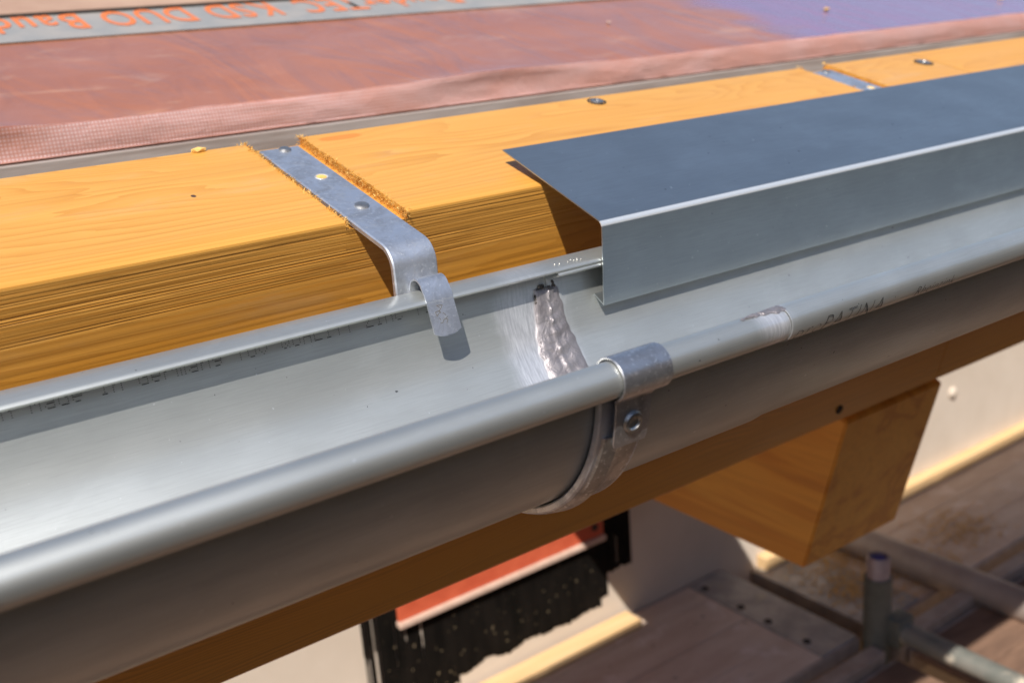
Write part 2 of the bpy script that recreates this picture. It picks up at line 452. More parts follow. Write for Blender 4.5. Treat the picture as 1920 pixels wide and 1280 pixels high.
def mat_bitumen():
    t = NT('brushed_bitumen'); o = t.obj()
    n = t.noise(t.mapping(o, (30, 1, 6)), 2.0, 4)
    c = t.mix(t.maprange(n, 0.3, 0.7), (0.004, 0.0035, 0.003), (0.010, 0.008, 0.0065))
    v = t.noise(o, 150, 1, 0.4)
    c = t.mix(t.maprange(v, 0.73, 0.77), c, (0.22, 0.17, 0.105))
    t.val('Base Color', c); t.val('Roughness', 0.75); t.b.inputs['Specular IOR Level'].default_value = 0.08
    t.bump(n, 0.2, 0.002)
    return t.m
M_BITUMEN = mat_bitumen()

# ------------------------------------------------------------------ ground
GZ = -4.2
bm = bmesh.new()
N = 24
gv = [[bm.verts.new(((i / N - 0.5) * 900, (j / N - 0.5) * 900, GZ)) for j in range(N + 1)] for i in range(N + 1)]
for i in range(N):
    for j in range(N):
        bm.faces.new((gv[i][j], gv[i + 1][j], gv[i + 1][j + 1], gv[i][j + 1]))
tag(build('ground', bm, M_GROUND), kind='structure')

# unseen barn, added to block low sky and darken the gutter front's reflection
M_ADDED_BARN = mat_plain('added_barn_cladding', (0.085, 0.055, 0.035), (0.055, 0.035, 0.022), 3, 0.85, 0.3, stretch=(8, 8, 0.5))
M_ADDED_TILE = mat_plain('added_barn_roof_tile', (0.10, 0.055, 0.036), (0.07, 0.04, 0.028), 3, 0.85, 0.3)
barn = empty('added_barn', (2.0, -9.2, GZ))
tag(barn, 'unseen dark brown barn added across the yard to darken the gutter reflection', 'barn')
for i in range(96):
    bm = bmesh.new(); box(bm, -22 + i * 0.5, -22 + i * 0.5 + 0.485, -5.5 - 0.012 * (i % 2), -5.46 - 0.012 * (i % 2), GZ, 0.7)
    build('added_barn_board', bm, M_ADDED_BARN, barn)
bm = bmesh.new()
prof = [(-4.9, 0.40), (-4.9, 0.57), (-9.2, 5.4), (-13.4, 0.57), (-13.4, 0.40), (-9.2, 5.22)]
a = [bm.verts.new((-22.6, y, z)) for y, z in prof]; b = [bm.verts.new((26.6, y, z)) for y, z in prof]
for i in range(6): bm.faces.new((a[i], a[(i + 1) % 6], b[(i + 1) % 6], b[i]))
bm.faces.new(a); bm.faces.new(list(reversed(b)))
build('added_barn_roof', bm, M_ADDED_TILE, barn)
bm = bmesh.new(); box(bm, -21.9, 25.9, -12.9, -5.6, GZ, 0.35)
build('wall', bm, M_ADDED_BARN, barn)

# ------------------------------------------------------------------ house wall
YW = 1.35
wall = empty('house_wall', (1.0, 1.5, GZ))
tag(wall, 'cream rendered house wall under the eaves beam', 'wall')
bm = bmesh.new(); box(bm, -6, 9, YW, YW + 0.3, GZ, 0.06)
build('render', bm, M_WALL, wall)

def ragged_patch():
    """bitumen brushed on the wall: a thin sheet with brush-stroke edges"""
    bm = bmesh.new()
    x0, x1, z1 = 0.615, 1.176, -0.62
    cols = 420
    for i in range(cols):
        xa = x0 + (x1 - x0) * i / cols; xb = x0 + (x1 - x0) * (i + 1) / cols
        u = (xa - x0) / (x1 - x0)
        zb = -1.056 + 0.012 * noise.noise(Vector((xa * 22, 1, 0))) + 0.005 * noise.noise(Vector((xa * 120, 5, 0)))
        if u > 0.86: zb = -1.042 + 0.006 * noise.noise(Vector((xa * 70, 2, 0)))
        if xa > 1.115: zb = -0.995 + 0.01 * noise.noise(Vector((xa * 90, 3, 0)))
        if u < 0.30: zb -= 0.02 + 0.02 * noise.noise(Vector((xa * 60, 9, 0)))
        segs = [(zb, z1)]
        if u < 0.05 and random.random() < 0.4:        # dry brush at the left edge
            m = zb + 0.10 + 0.2 * random.random(); segs = [(m, z1)]
        if 0.10 < u < 0.19 and random.random() < 0.28:   # streaks the brush left bare
            a = -1.0 + 0.10 * random.random(); b = a + 0.05 + 0.16 * random.random(); segs = [(zb, a), (b, z1)] if b < z1 else segs
        if 1.126 < xa < 1.165:                          # bare smear near the right edge
            segs = [(zb, -0.985 + 0.004 * random.random()), (-0.925 + 0.012 * noise.noise(Vector((xa * 90, 7, 0))), z1)] if random.random() < 0.30 else segs
        for a, b in segs:
            if b <= a: continue
            vs = [bm.verts.new((xx, YW - yy, zz)) for yy in (0.0, 0.0015) for xx, zz in ((xa, a), (xb, a), (xb, b), (xa, b))]
            bm.faces.new(vs[4:8])
            for q in range(4):
                bm.faces.new((vs[q], vs[(q + 1) % 4], vs[4 + (q + 1) % 4], vs[4 + q]))
    return bm
tag(build('bitumen_patch', ragged_patch(), M_BITUMEN, wall), 'black bitumen brushed on in a ragged patch')
bm = bmesh.new()
lathe(bm, [(0.014, 0), (0.014, 0.003), (0.009, 0.008), (0, 0.009)], Matrix.Translation((2.208, YW - 0.0005, -0.941)) @ Matrix.Rotation(R(90), 4, 'X'), 16)
build('wall_plug', bm, M_WALL, wall, 40)

bm = bmesh.new()
box(bm, 0.678, 1.105, YW - 0.010, YW - 0.004, -0.908, -0.70, 0.001)
st = empty('membrane_strip', (0.9, YW, -0.93))
tag(st, 'red membrane strip stuck over the black bitumen on the wall', 'membrane')
build('strip', bm, M_RED, st)
bm = bmesh.new(); box(bm, 0.676, 1.107, YW - 0.016, YW - 0.002, -0.919, -0.9085, 0.002)
build('cut_edge', bm, M_PALE, st)
bm = bmesh.new()
lathe(bm, [(0.007, 0), (0.007, 0.002), (0.003, 0.004), (0, 0.004)], Matrix.Translation((1.085, YW - 0.010, -0.888)) @ Matrix.Rotation(R(90), 4, 'X'), 12)
build('nail_head', bm, M_DARK, st)

# ------------------------------------------------------------------ eaves beam
FY, BY, TZ, BH = 0.520, 0.6665, -0.260, 0.335    # in the roof frame
def beam(name, x0, x1, grooves, mat, label, seed, rng=None):
    rnd = random.Random(seed)
    # ring: back top -> front top -> down the grooved face -> bottom
    prof = [(BY, TZ - 0.002), (BY - 0.002, TZ)]
    prof += [(BY - 0.02 - (BY - FY - 0.04) * i / 5, TZ) for i in range(6)]
    prof += [(FY + 0.002, TZ), (FY + 0.0006, TZ - 0.0006), (FY, TZ - 0.002)]
    z = TZ - 0.0035; grooved = []
    while z > TZ - 0.034:
        p = rnd.choice((0.0010, 0.0013, 0.0016, 0.0019, 0.0026)) * rnd.uniform(0.85, 1.15)
        d = rnd.uniform(0.2, 1.0) * 0.00036
        prof += [(FY, z), (FY + d, z - p * 0.30), (FY + d * 0.9, z - p * 0.45)]; grooved += [len(prof) - 2, len(prof) - 1]
        z -= p
    while z > TZ - 0.09:
        p = rnd.uniform(0.0035, 0.008)
        d = rnd.uniform(0.2, 0.7) * 0.0004
        prof += [(FY, z), (FY + d, z - p * 0.25), (FY, z - p * 0.5)]; grooved += [len(prof) - 2]
        z -= p
    prof += [(FY, TZ - 0.15), (FY, TZ - BH + 0.002), (FY + 0.002, TZ - BH), (BY - 0.002, TZ - BH), (BY, TZ - BH + 0.002)]
    stations = []
    nx = 110
    for k in range(nx + 1):
        stations.append((x0 + (x1 - x0) * k / nx, False))
    cuts = sorted(grooves)
    stations = [s for s in stations if not any(g0 - 0.002 < s[0] < g1 + 0.002 for g0, g1 in cuts)]
    for g0, g1 in cuts:
        stations += [(g0, False), (g0 + 2e-5, True), (g1 - 2e-5, True), (g1, False)]
    stations.sort()
    bm = bmesh.new(); rings = []
    for x, low in stations:
        ring = []
        for j, (y, zz) in enumerate(prof):
            if low and zz > TZ - 0.0065: zz = TZ - 0.0065
            if j in grooved:
                f = 0.25 + 1.7 * abs(noise.noise(Vector((x * 5.0, j * 3.1 + seed, 0.3))))
                y = FY + (y - FY) * f
            if zz < TZ - 0.002 and FY - 0.001 < y < FY + 0.002:
                zz += 0.0011 * noise.noise(Vector((x * 4.0, zz * 12, seed + 4.0))) + 0.0012 * math.sin(x * 2.3 + zz * 20)
            ring.append(bm.verts.new((x, y, zz)))
        rings.append(ring)
    m = len(prof)
    for a, b in zip(rings, rings[1:]):
        for j in range(m):
            bm.faces.new((a[j], a[(j + 1) % m], b[(j + 1) % m], b[j]))
    bm.faces.new(rings[0]); bm.faces.new(list(reversed(rings[-1])))
    e = empty(name, ((x0 + x1) / 2, 0.66, -0.43))
    tag(e, label, 'beam', 'eaves beams')
    build('timber', bm, mat, e, 25, rx=PITCH)
    return e

GR1 = (0.2850, 0.3275); GR2 = (0.8655, 0.9060)
beam1 = beam('eaves_beam', -0.75, 1.043, [GR1, GR2], M_BEAM, 'orange eaves beam carrying the steel gutter bracket with the rear clip', 3)
beam2 = beam('eaves_beam', 1.0445, 3.4, [(1.47, 1.51)], M_BEAM2, 'orange eaves beam butted to the end of the first, beyond the joist', 11)

def rp(x, y, z):                      # roof-frame point -> world
    a, b = roof(y, z); return Vector((x, a, b))

def fringe(beam_o, g, n, seed):
    """torn fibres along the edges of the sawn notch"""
    rnd = random.Random(seed); bm = bmesh.new()
    for i in range(n):
        side = rnd.random() < 0.55
        x = (g[1] if side else g[0]) + rnd.gauss(0, 0.0007)
        y = rnd.uniform(FY - 0.0005, BY + 0.001)
        z = TZ + rnd.uniform(-0.006, 0.0003)
        if not side: z = TZ + rnd.uniform(-0.003, 0.0004)
        if noise.noise(Vector((y * 70, side * 9.0 + seed, 0))) < rnd.uniform(-0.55, 0.25): continue
        L = rnd.uniform(0.0010, 0.0036) * (1.5 if rnd.random() < 0.06 else 1)
        a = rnd.uniform(0, 2 * math.pi)
        d = Vector((math.cos(a) * 0.8 - (0.5 if side else -0.5), math.sin(a), rnd.uniform(-0.4, 0.75))).normalized()
        w = d.cross(Vector((rnd.random(), rnd.random(), rnd.random()))).normalized() * rnd.uniform(0.00012, 0.00032)
        p = Vector((x, y, z)); tip = p + d * L
        mid = p + d * L * 0.55 + Vector((0, 0, rnd.uniform(0, 0.0006)))
        vs = [p - w, p + w, mid + w * 0.8, tip, mid - w * 0.8]
        bm.faces.new([bm.verts.new(v) for v in vs])
    # a few larger crumbs at the back end of the notch
    for i in range(26):
        p = Vector((rnd.choice(g) + rnd.gauss(0, 0.0025), BY - abs(rnd.gauss(0, 0.003)), TZ + rnd.uniform(0, 0.002)))
        r = rnd.uniform(0.0006, 0.0016)
        vs = [bm.verts.new(p + Vector((rnd.uniform(-1, 1), rnd.uniform(-1, 1), rnd.uniform(-0.6, 0.8))) * r) for _ in range(4)]
        for q in ((0, 1, 2), (0, 2, 3), (0, 3, 1), (1, 3, 2)): bm.faces.new([vs[k] for k in q])
    o = build('torn_fibre', bm, M_FIBRE, beam_o, rx=PITCH)
    tag(o, 'frayed yellow wood fibres along the sawn notch', kind='stuff')
fringe(beam1, GR1, 4400, 5); fringe(beam1, GR2, 1100, 6)

def screw(parent, x, y, r=0.0062):
    M = Matrix.Rotation(PITCH, 4, 'X') @ Matrix.Translation((x, y, TZ))
    bm = bmesh.new()
    lathe(bm, [(r * 1.45, -0.0004), (r * 1.40, 0.0006), (r * 1.12, 0.0003), (r * 1.08, 0.0001)], M, 20)
    build('countersink', bm, M_DARK, parent, 30)
    bm = bmesh.new()
    lathe(bm, [(r, -0.0002), (r, 0.0011), (r * 0.86, 0.0016), (r * 0.42, 0.0016), (r * 0.34, 0.0006), (0, 0.0005)], M, 20)
    build('screw', bm, M_SCREW, parent, 30)
screw(beam1, 0.5928, 0.6525, 0.0058); screw(beam1, 1.0259, 0.6325, 0.0072)
bm = bmesh.new()
lathe(bm, [(0.005, 0), (0.005, 0.0012), (0.002, 0.002), (0, 0.002)], Matrix.Rotation(PITCH, 4, 'X') @ Matrix.Translation((0.865, FY, TZ - 0.318)) @ Matrix.Rotation(R(90), 4, 'X'), 12)
build('nail_head', bm, M_DARK, beam1)

# ------------------------------------------------------------------ joist
bm = bmesh.new()
prof = [(0.6655, -0.4455), (0.7215, -0.6430), (1.46, -0.6430), (1.46, -0.385), (0.802, -0.3935)]
a = [bm.verts.new((0.893, y, z)) for y, z in prof]; b = [bm.verts.new((1.0685, y, z)) for y, z in prof]
n = len(prof)
for i in range(n): bm.faces.new((a[i], a[(i + 1) % n], b[(i + 1) % n], b[i]))
bm.faces.new(a); bm.faces.new(list(reversed(b)))
bmesh.ops.bevel(bm, geom=[e for e in bm.edges], offset=0.002, segments=2, affect='EDGES')
def mat_joist():
    t = NT('orange_joist'); o = t.obj()
    n1 = t.noise(t.mapping(o, (9, 1.2, 11)), 1.6, 4, 0.5, 0.6)
    n2 = t.noise(t.mapping(o, (60, 3, 70)), 2, 4)
    c = t.ramp(n1, [(0.3, (0.80, 0.37, 0.050)), (0.5, (0.75, 0.33, 0.040)), (0.57, (0.60, 0.225, 0.022)), (0.62, (0.76, 0.335, 0.042)), (0.8, (0.70, 0.29, 0.034))])
    c = t.mix(t.math('MULTIPLY', t.maprange(n2, 0.4, 0.75), 0.3), c, (0.42, 0.17, 0.022))
    t.val('Base Color', c); t.val('Roughness', 0.55); t.bump(n2, 0.15, 0.001)
    return t.m
tag(build('ceiling_joist', bm, mat_joist(), None, 30), 'square orange joist end sticking out under the eaves beam', 'joist')

# ------------------------------------------------------------------ gutters
GC = (0.437, -0.165); GRAD = 0.083
BC = (0.3418, -0.1590); BR = 0.0086
def trough_path(dr=0.0):
    p = [(0.3502, -0.1605), (0.3525, -0.1630)]
    p += arc(GC[0], GC[1], GRAD - dr, 180, 360, 64)
    p += [(0.5212 - dr, -0.1600), (0.5230 - dr, -0.1550), (0.5240 - dr, -0.1525 - dr)]
    return p
def lip_path(dr=0.0):
    z = -dr * 2.6
    return [(0.5242 - dr, -0.1535 + z), (0.5245 - dr, -0.1518 + z), (0.5238 - dr, -0.1509 + z), (0.5225 - dr, -0.15075 + z), (0.5170, -0.1518 + z), (0.5105, -0.1536 + z), (0.5092, -0.1542 + z), (0.5087, -0.1550 + z), (0.5094, -0.1560 + z), (0.5140, -0.1572 + z)]
def gutter(x0, x1, xb0, xb1, xl0, xl1, dr, mat, label, seed, br):
    e = empty('rain_gutter', ((x0 + x1) / 2, GC[0], GC[1] - GRAD))
    tag(e, label, 'gutter', 'gutter lengths')
    bm = bmesh.new(); extrude_sheet(bm, trough_path(dr), x0, x1, 0.0008, 40, 0.00018, seed)
    build('trough', bm, mat, e, 40)
    bm = bmesh.new(); extrude_sheet(bm, arc(BC[0], BC[1], br - 0.0004, -14, 318, 44), xb0, xb1, 0.0008, 24, 0.0001, seed)
    build('bead', bm, M_BEADZ, e, 40)
    bm = bmesh.new(); extrude_sheet(bm, lip_path(dr), xl0, xl1, 0.0008, 40, 0.00025, seed + 3)
    build('rear_lip', bm, mat, e, 50)
    return e
gut_a = gutter(-0.75, 0.436, -0.75, 0.4015, -0.75, 0.60, 0.0, M_ZINC_A, 'grey zinc gutter length with the lettered back wall, left of the solder seam', 1.0, BR)
gut_b = gutter(0.392, 3.4, 0.4020, 3.4, 0.3945, 3.4, 0.0011, M_ZINC_B, 'grey zinc gutter length running on under the slate flashing beyond the solder seam', 8.0, BR + 0.0006)

# solder seam: lumpy tongue of tin over the lap, down the inside of the trough
def solder_seam():
    bm = bmesh.new(); rows = 120; cols = 22
    pth = [(0.5198, -0.1650)] + arc(GC[0], GC[1], GRAD, 0, -150, rows - 1)
    grid = []
    for i in range(rows):
        s = i / (rows - 1)
        ang = -150 * s
        w = 0.0086 + 0.0062 * min(1, s * 5) + 0.0012 * noise.noise(Vector((s * 26, 2, 0)))
        cx = 0.3915 + 0.0010 * noise.noise(Vector((s * 9, 5, 0)))
        row = []
        for j in range(cols):
            u = j / (cols - 1) * 2 - 1
            x = cx + u * w * (1 + 0.12 * noise.noise(Vector((s * 40, u * 2, 3))))
            h = (1 - abs(u) ** 6) * 0.0009
            h += 0.0012 * abs(noise.noise(Vector((s * 46, u * 3.4, 0)))) * (1 - u * u)
            h += 0.0013 * max(0, math.sin(s * 140 + u * u * 5.0 + 2 * noise.noise(Vector((s * 10, u, 9))))) * (1 - u * u) * (0.4 + 0.6 * (u > -0.1))
            h += 0.0007 * math.exp(-((u + 0.05) / 0.07) ** 2)
            r = GRAD - 0.0015 - h if i else GRAD - 0.0012
            row.append(bm.verts.new((x, GC[0] + r * math.cos(R(ang - 1)), GC[1] + r * math.sin(R(ang - 1)))))
        grid.append(row)
    for i in range(rows - 1):
        for j in range(cols - 1):
            bm.faces.new((grid[i][j], grid[i][j + 1], grid[i + 1][j + 1], grid[i + 1][j]))
    r = bmesh.ops.extrude_face_region(bm, geom=bm.faces[:])
    for v in [g for g in r['geom'] if isinstance(g, bmesh.types.BMVert)]:
        d = Vector((0, v.co.y - GC[0], v.co.z - GC[1])).normalized(); v.co += d * 0.0016
    return bm
tag(build('solder_seam', solder_seam(), M_SOLDER, gut_b, 60), 'lumpy dull solder along the lap')
# burnt flux blobs round the head of the seam
bm = bmesh.new(); rnd = random.Random(2)
for i in range(46):
    a = R(rnd.uniform(-7, -1.0)); x = 0.3915 + rnd.choice((-1, 1)) * rnd.uniform(0.0045, 0.0085) if i < 34 else 0.3915 + rnd.uniform(-0.006, 0.006)
    if i >= 34: a = R(rnd.uniform(-1.8, 0.8))
    r0 = GRAD - 0.0012
    M = Matrix.Translation((x, GC[0] + r0 * math.cos(a), GC[1] + r0 * math.sin(a))) @ Matrix.Rotation(R(-90), 4, 'Y') @ Matrix.Rotation(R(90), 4, 'X')
    s = rnd.uniform(0.0009, 0.0019)
    bmesh.ops.create_icosphere(bm, subdivisions=1, radius=s, matrix=Matrix.Translation(M.translation) @ Matrix.Diagonal((1, 0.5, 1.1, 1)))
tag(build('burnt_flux', bm, M_FLUX, gut_b, 60), 'black burnt flux round the head of the solder')
# solder dab on top of the bead joint
bm = bmesh.new(); grid = []
for i in range(26):
    row = []
    for j in range(12):
        u = i / 25; v = j / 11 * 2 - 1
        x = 0.374 + u * 0.031
        wv = (0.10 + 0.42 * u ** 1.6) * (1 + 0.3 * noise.noise(Vector((u * 9, 1, 2))))
        a = R(90) + v * wv + 0.10 + 0.25 * noise.noise(Vector((u * 14, v, 4))) * 0.4
        edge = (1 - v * v) * min(1, u * 6) * min(1, (1 - u) * 8)
        r = BR + 0.0003 + 0.0011 * max(0, edge) * (0.6 + 0.8 * abs(noise.noise(Vector((u * 12, v * 4, 7)))))
        row.append(bm.verts.new((x + 0.0015 * noise.noise(Vector((u * 8, v * 3, 11))), BC[0] + r * math.cos(a), BC[1] + r * math.sin(a))))
    grid.append(row)
for i in range(25):
    for j in range(11): bm.faces.new((grid[i][j], grid[i][j + 1], grid[i + 1][j + 1], grid[i + 1][j]))
tag(build('bead_solder', bm, M_SOLDER, gut_b, 60), 'rough dark solder dab on the bead joint')
# bright specks of tin on the lip above the seam
bm = bmesh.new()
for i in range(16):
    x = rnd.uniform(0.394, 0.416)
    bmesh.ops.create_icosphere(bm, subdivisions=1, radius=rnd.uniform(0.0003, 0.0007), matrix=Matrix.Translation((x, rnd.uniform(0.512, 0.521), -0.1517 - 0.0003)))
build('tin_splash', bm, M_SCRATCH, gut_a, 60)

# ------------------------------------------------------------------ lettering
F57 = {'M': '10001 11011 10101 10101 10001 10001 10001', 'a': '00000 00000 01110 00001 01111 10001 01111', 'd': '00001 00001 01101 10011 10001 10001 01111',
       'e': '00000 00000 01110 10001 11111 10000 01110', 'i': '00100 00000 01100 00100 00100 00100 01110', 'n': '00000 00000 10110 11001 10001 10001 10001',
       'G': '01110 10001 10000 10111 10001 10001 01111', 'r': '00000 00000 10110 11001 10000 10000 10000', 'm': '00000 00000 11010 10101 10101 10101 10101',
       'y': '00000 00000 10001 10001 01111 00001 01110', 'T': '11111 00100 00100 00100 00100 00100 00100', 'U': '10001 10001 10001 10001 10001 10001 01110',
       'V': '10001 10001 10001 10001 10001 01010 00100', 'Q': '01110 10001 10001 10001 10101 10010 01101', 'A': '01110 10001 10001 11111 10001 10001 10001',
       'L': '10000 10000 10000 10000 10000 10000 11111', 'I': '01110 00100 00100 00100 00100 00100 01110', 'Y': '10001 10001 01010 00100 00100 00100 00100',
       'Z': '11111 00001 00010 00100 01000 10000 11111', 'N': '10001 11001 10101 10011 10001 10001 10001', 'C': '01110 10001 10000 10000 10000 10001 01110'}
def dot_text(txt, x0, ztop, adv, dz):
    bm = bmesh.new()
    for i, ch in enumerate(txt):
        if ch not in F57: continue
        for r_, row in enumerate(F57[ch].split()):
            for c_, bit in enumerate(row):
                if bit != '1': continue
                for h in (0, 1):
                    x = x0 + i * adv + (c_ + (0.5 * h if c_ < 4 and row[c_ + 1] == '1' else 0)) * adv / 6.2
                    z = ztop - r_ * dz
                    y = 0.5197 + max(0, (z + 0.165)) * 0.24 - 0.0007
                    s = 0.00024
                    vs = [bm.verts.new((x + a * s, y + b * s * 0.24, z + b * s)) for a, b in ((-1, -1), (1, -1), (1, 1), (-1, 1))]
                    bm.faces.new(vs)
    return bm
tag(build('printed_text', dot_text('IN Made in Germany TUV QUALITY ZINC TI', 0.0660, -0.1566, 0.00640, 0.00112), M_INK, gut_a), 'dotted black lettering along the back wall')

def font_mesh(txt, size, shear=0.0, offset=0.0, spacing=1.0):
    cu = bpy.data.curves.new('lettering', 'FONT'); cu.body = txt; cu.size = size; cu.shear = shear; cu.offset = offset; cu.space_character = spacing
    cu.resolution_u = 3
    ob = bpy.data.objects.new('lettering', cu); COL.objects.link(ob)
    dg = bpy.context.evaluated_depsgraph_get(); dg.update()
    me = bpy.data.meshes.new_from_object(ob.evaluated_get(dg))
    bpy.data.objects.remove(ob)
    return me

def bead_text(txt, x0, size, a_base, offset, name):
    me = font_mesh(txt, size, 0.35, offset, 1.12)
    bm = bmesh.new(); bm.from_mesh(me)
    bmesh.ops.subdivide_edges(bm, edges=[e for e in bm.edges if e.calc_length() > 0.0015], cuts=2)
    r = BR + 0.0011
    for v in bm.verts:
        a = R(a_base) - v.co.y / r
        v.co = Vector((x0 + v.co.x, BC[0] + r * math.cos(a), BC[1] + r * math.sin(a)))
    tag(build(name, bm, M_INK, gut_b), 'slanted dark lettering on the bead')
bead_text('prePATINA', 0.4035, 0.0135, 231, -0.00038, 'printed_text')
bead_text('Rheinzink', 0.5035, 0.0085, 219, -0.00016, 'printed_text')

# ------------------------------------------------------------------ gutter brackets
def bracket(xc, label, tip=(0.5022, -0.1748), emblem=True):
    w = 0.0297
    e = empty('gutter_bracket', (xc, 0.529, -0.26))
    tag(e, label, 'bracket', 'gutter brackets')
    t = 0.0040
    # strip in the notch, bent down, round the trough and up to the bead
    p = [roof(0.652 - i * (0.652 - 0.4865) / 8, TZ - 0.0030) for i in range(9)]
    yv = 0.5290
    end = p[-1]
    ang0 = 180 - 15.4
    rb = 0.0135
    # bend from the roof slope to plumb
    k0 = Vector(end)
    cyc = yv + rb
    # centre of the bend so that it is tangent to both lines
    tdir = Vector((-CP, -SP)); nrm = Vector((SP, -CP))
    s = (cyc - (k0.x + nrm.x * rb)) / tdir.x
    c = k0 + tdir * s + nrm * rb
    bend = arc(c.x, c.y, rb, 90 + 15.4, 180, 10)
    p = [q for q in p if q[0] > bend[0][0] + 0.002] + bend
    p += [(yv, -0.145), (yv, -0.16)]
    ro = GRAD + 0.0026
    p += [(0.5272, -0.1680)] + arc(GC[0], GC[1], ro + 0.0008, -8, -172, 44)[:]
    p += [(0.3508, -0.1700)]
    flat = flat_section(w, t, 0.0008)
    bm = bmesh.new(); sweep_bar(bm, p, xc, flat)
    build('flat_bar', bm, M_GALV, e, 30)
    # the strap's raised rib below the bead
    bm = bmesh.new()
    rib = arc(GC[0], GC[1], ro + 0.0030, -70, -163, 30)
    sec = [(-0.0125, -0.001), (0.0125, -0.001), (0.0125, -0.0002), (0.0035, 0.0), (-0.0035, 0.0022), (-0.0110, 0.0010)]
    ns = normals2d(rib); sgn = 1 if (ns[10].x * (rib[10][0] - GC[0]) + ns[10].y * (rib[10][1] - GC[1])) > 0 else -1
    sweep_bar(bm, rib, xc, [(a, b * sgn) for a, b in sec])
    build('strap_rib', bm, M_STRAP, e, 25)
    # spring clip over the bead, pinched below it and riveted to the strap
    q = arc(BC[0], BC[1], BR + 0.0013, -25, 238, 30)
    q += [(0.3400, -0.1688), (0.3432, -0.1707), (0.3457, -0.1730), (0.3462, -0.1760), (0.3474, -0.1840), (0.3500, -0.1945), (0.3512, -0.1972)]
    bm = bmesh.new(); ws = [1.0] * 31 + [0.95, 0.84, 0.76, 0.74, 0.74, 0.72, 0.66]
    sweep_bar(bm, q, xc, flat_section(w * 0.985, 0.0012, 0.0003), ws, [(1 - k) * 0.010 for k in ws])
    build('front_clip', bm, M_FCLIP, e, 35)
    d = Vector((0, -1.0, -0.22)).normalized()
    M = Matrix.Translation((xc + 0.0025, 0.3478, -0.1848)) @ d.to_track_quat('Z', 'X').to_matrix().to_4x4()
    bm = bmesh.new()
    lathe(bm, [(0.0058, -0.001), (0.0058, 0.0010), (0.0050, 0.0022), (0.0038, 0.0024), (0.0030, 0.0014), (0.0012, 0.0010), (0, 0.0010)], M, 24)
    build('rivet', bm, M_SCREW, e, 30)
    # nails and the free hole in the strip
    for yy, r in ((0.6475, 0.0042), (0.5400, 0.0046)):
        M = Matrix.Rotation(PITCH, 4, 'X') @ Matrix.Translation((xc + 0.0022, yy, TZ - 0.0011))
        bm = bmesh.new(); lathe(bm, [(r, -0.001), (r, 0.0011), (r * 0.8, 0.0017), (r * 0.3, 0.0019), (0, 0.0017)], M, 18)
        build('nail', bm, M_SCREW, e, 30)
    M = Matrix.Rotation(PITCH, 4, 'X') @ Matrix.Translation((xc + 0.0022, 0.5935, TZ - 0.0011))
    bm = bmesh.new(); lathe(bm, [(0.0046, -0.0006), (0.0044, 0.0005), (0.0034, 0.0001), (0.0033, -0.0003)], M, 18)
    build('hole_rim', bm, M_SCRATCH, e, 30)
    bm = bmesh.new(); lathe(bm, [(0.0034, 0.0002), (0, 0.0002)], M, 18)
    build('hole', bm, M_FIBRE, e)
    # rear spring clip hooked over the lip
    xk = xc + 0.0028
    ka, kb = Vector((0.5120, -0.1460)), Vector(tip)
    q = [(0.5262, -0.1600), (0.5262, -0.1500)] + arc(0.5194, -0.1496, 0.0068, 0, 157, 12) + [tuple(ka.lerp(kb, k / 6)) for k in range(1, 7)]
    bm = bmesh.new(); wv = 0.0182
    n_ = len(q); ns = normals2d(q); rings = []
    cols = 9
    for i, ((y, z), nn) in enumerate(zip(q, ns)):
        row = []
        for side in (1, -1):
            for j in range(cols):
                u = j / (cols - 1) * 2 - 1
                yy, zz = y, z
                if i == n_ - 1:                       # rounded tip
                    back = (u * u) * 0.0026
                    dd = (ka - kb).normalized(); yy += dd.x * back; zz += dd.y * back
                row.append(bm.verts.new((xk + (u if side > 0 else -u) * wv / 2, yy + nn.x * side * 0.0005, zz + nn.y * side * 0.0005)))
        rings.append(row)
    m = 2 * cols
    for a_, b_ in zip(rings, rings[1:]):
        for j in range(m): bm.faces.new((a_[j], a_[(j + 1) % m], b_[(j + 1) % m], b_[j]))
    bm.faces.new(rings[0]); bm.faces.new(list(reversed(rings[-1])))
    rc = build('rear_clip', bm, M_CLIP, e, 35)
    if not emblem: return e
    # emblem scratched into the clip
    lines = [[(0.3035, 0.012), (0.3077, 0.0123), (0.3061, 0.0142), (0.3047, 0.0152), (0.302, 0.0155), (0.3024, 0.018), (0.3053, 0.0158), (0.3038, 0.0153)],
             [(0.3047, 0.0152), (0.3053, 0.0168)], [(0.3068, 0.0167), (0.3084, 0.0187)], [(0.3092, 0.0195), (0.3074, 0.0205), (0.3089, 0.0211), (0.3074, 0.0232)],
             [(0.3035, 0.0223), (0.305, 0.0224), (0.3058, 0.021), (0.3074, 0.0205)], [(0.3036, 0.0192), (0.3043, 0.0206)], [(0.3042, 0.0123), (0.3057, 0.0138)]]
    dd = (kb - ka).normalized(); nn = Vector((dd.y, -dd.x))
    if nn.x > 0: nn = -nn
    bm = bmesh.new()
    for ln in lines:
        for (x0, s0), (x1, s1) in zip(ln, ln[1:]):
            t2 = Vector((x1 - x0, s1 - s0)); t2.normalize(); pr = Vector((-t2.y, t2.x)) * 0.00015
            vs = []
            for x_, s_ in ((x0 - pr.x, s0 - pr.y), (x1 - pr.x, s1 - pr.y), (x1 + pr.x, s1 + pr.y), (x0 + pr.x, s0 + pr.y)):
                q2 = ka + dd * s_ + nn * 0.00075
                vs.append(bm.verts.new((x_ - 0.3044 + xc, q2.x, q2.y)))
            bm.faces.new(vs)
    build('emblem', bm, M_EMBLEM, rc)
    return e
bracket(0.3045, 'galvanised gutter bracket with a stamped rear clip beside the solder seam')
bracket(0.8840, 'galvanised gutter bracket whose strip runs in under the slate flashing', (0.5098, -0.1515), False)

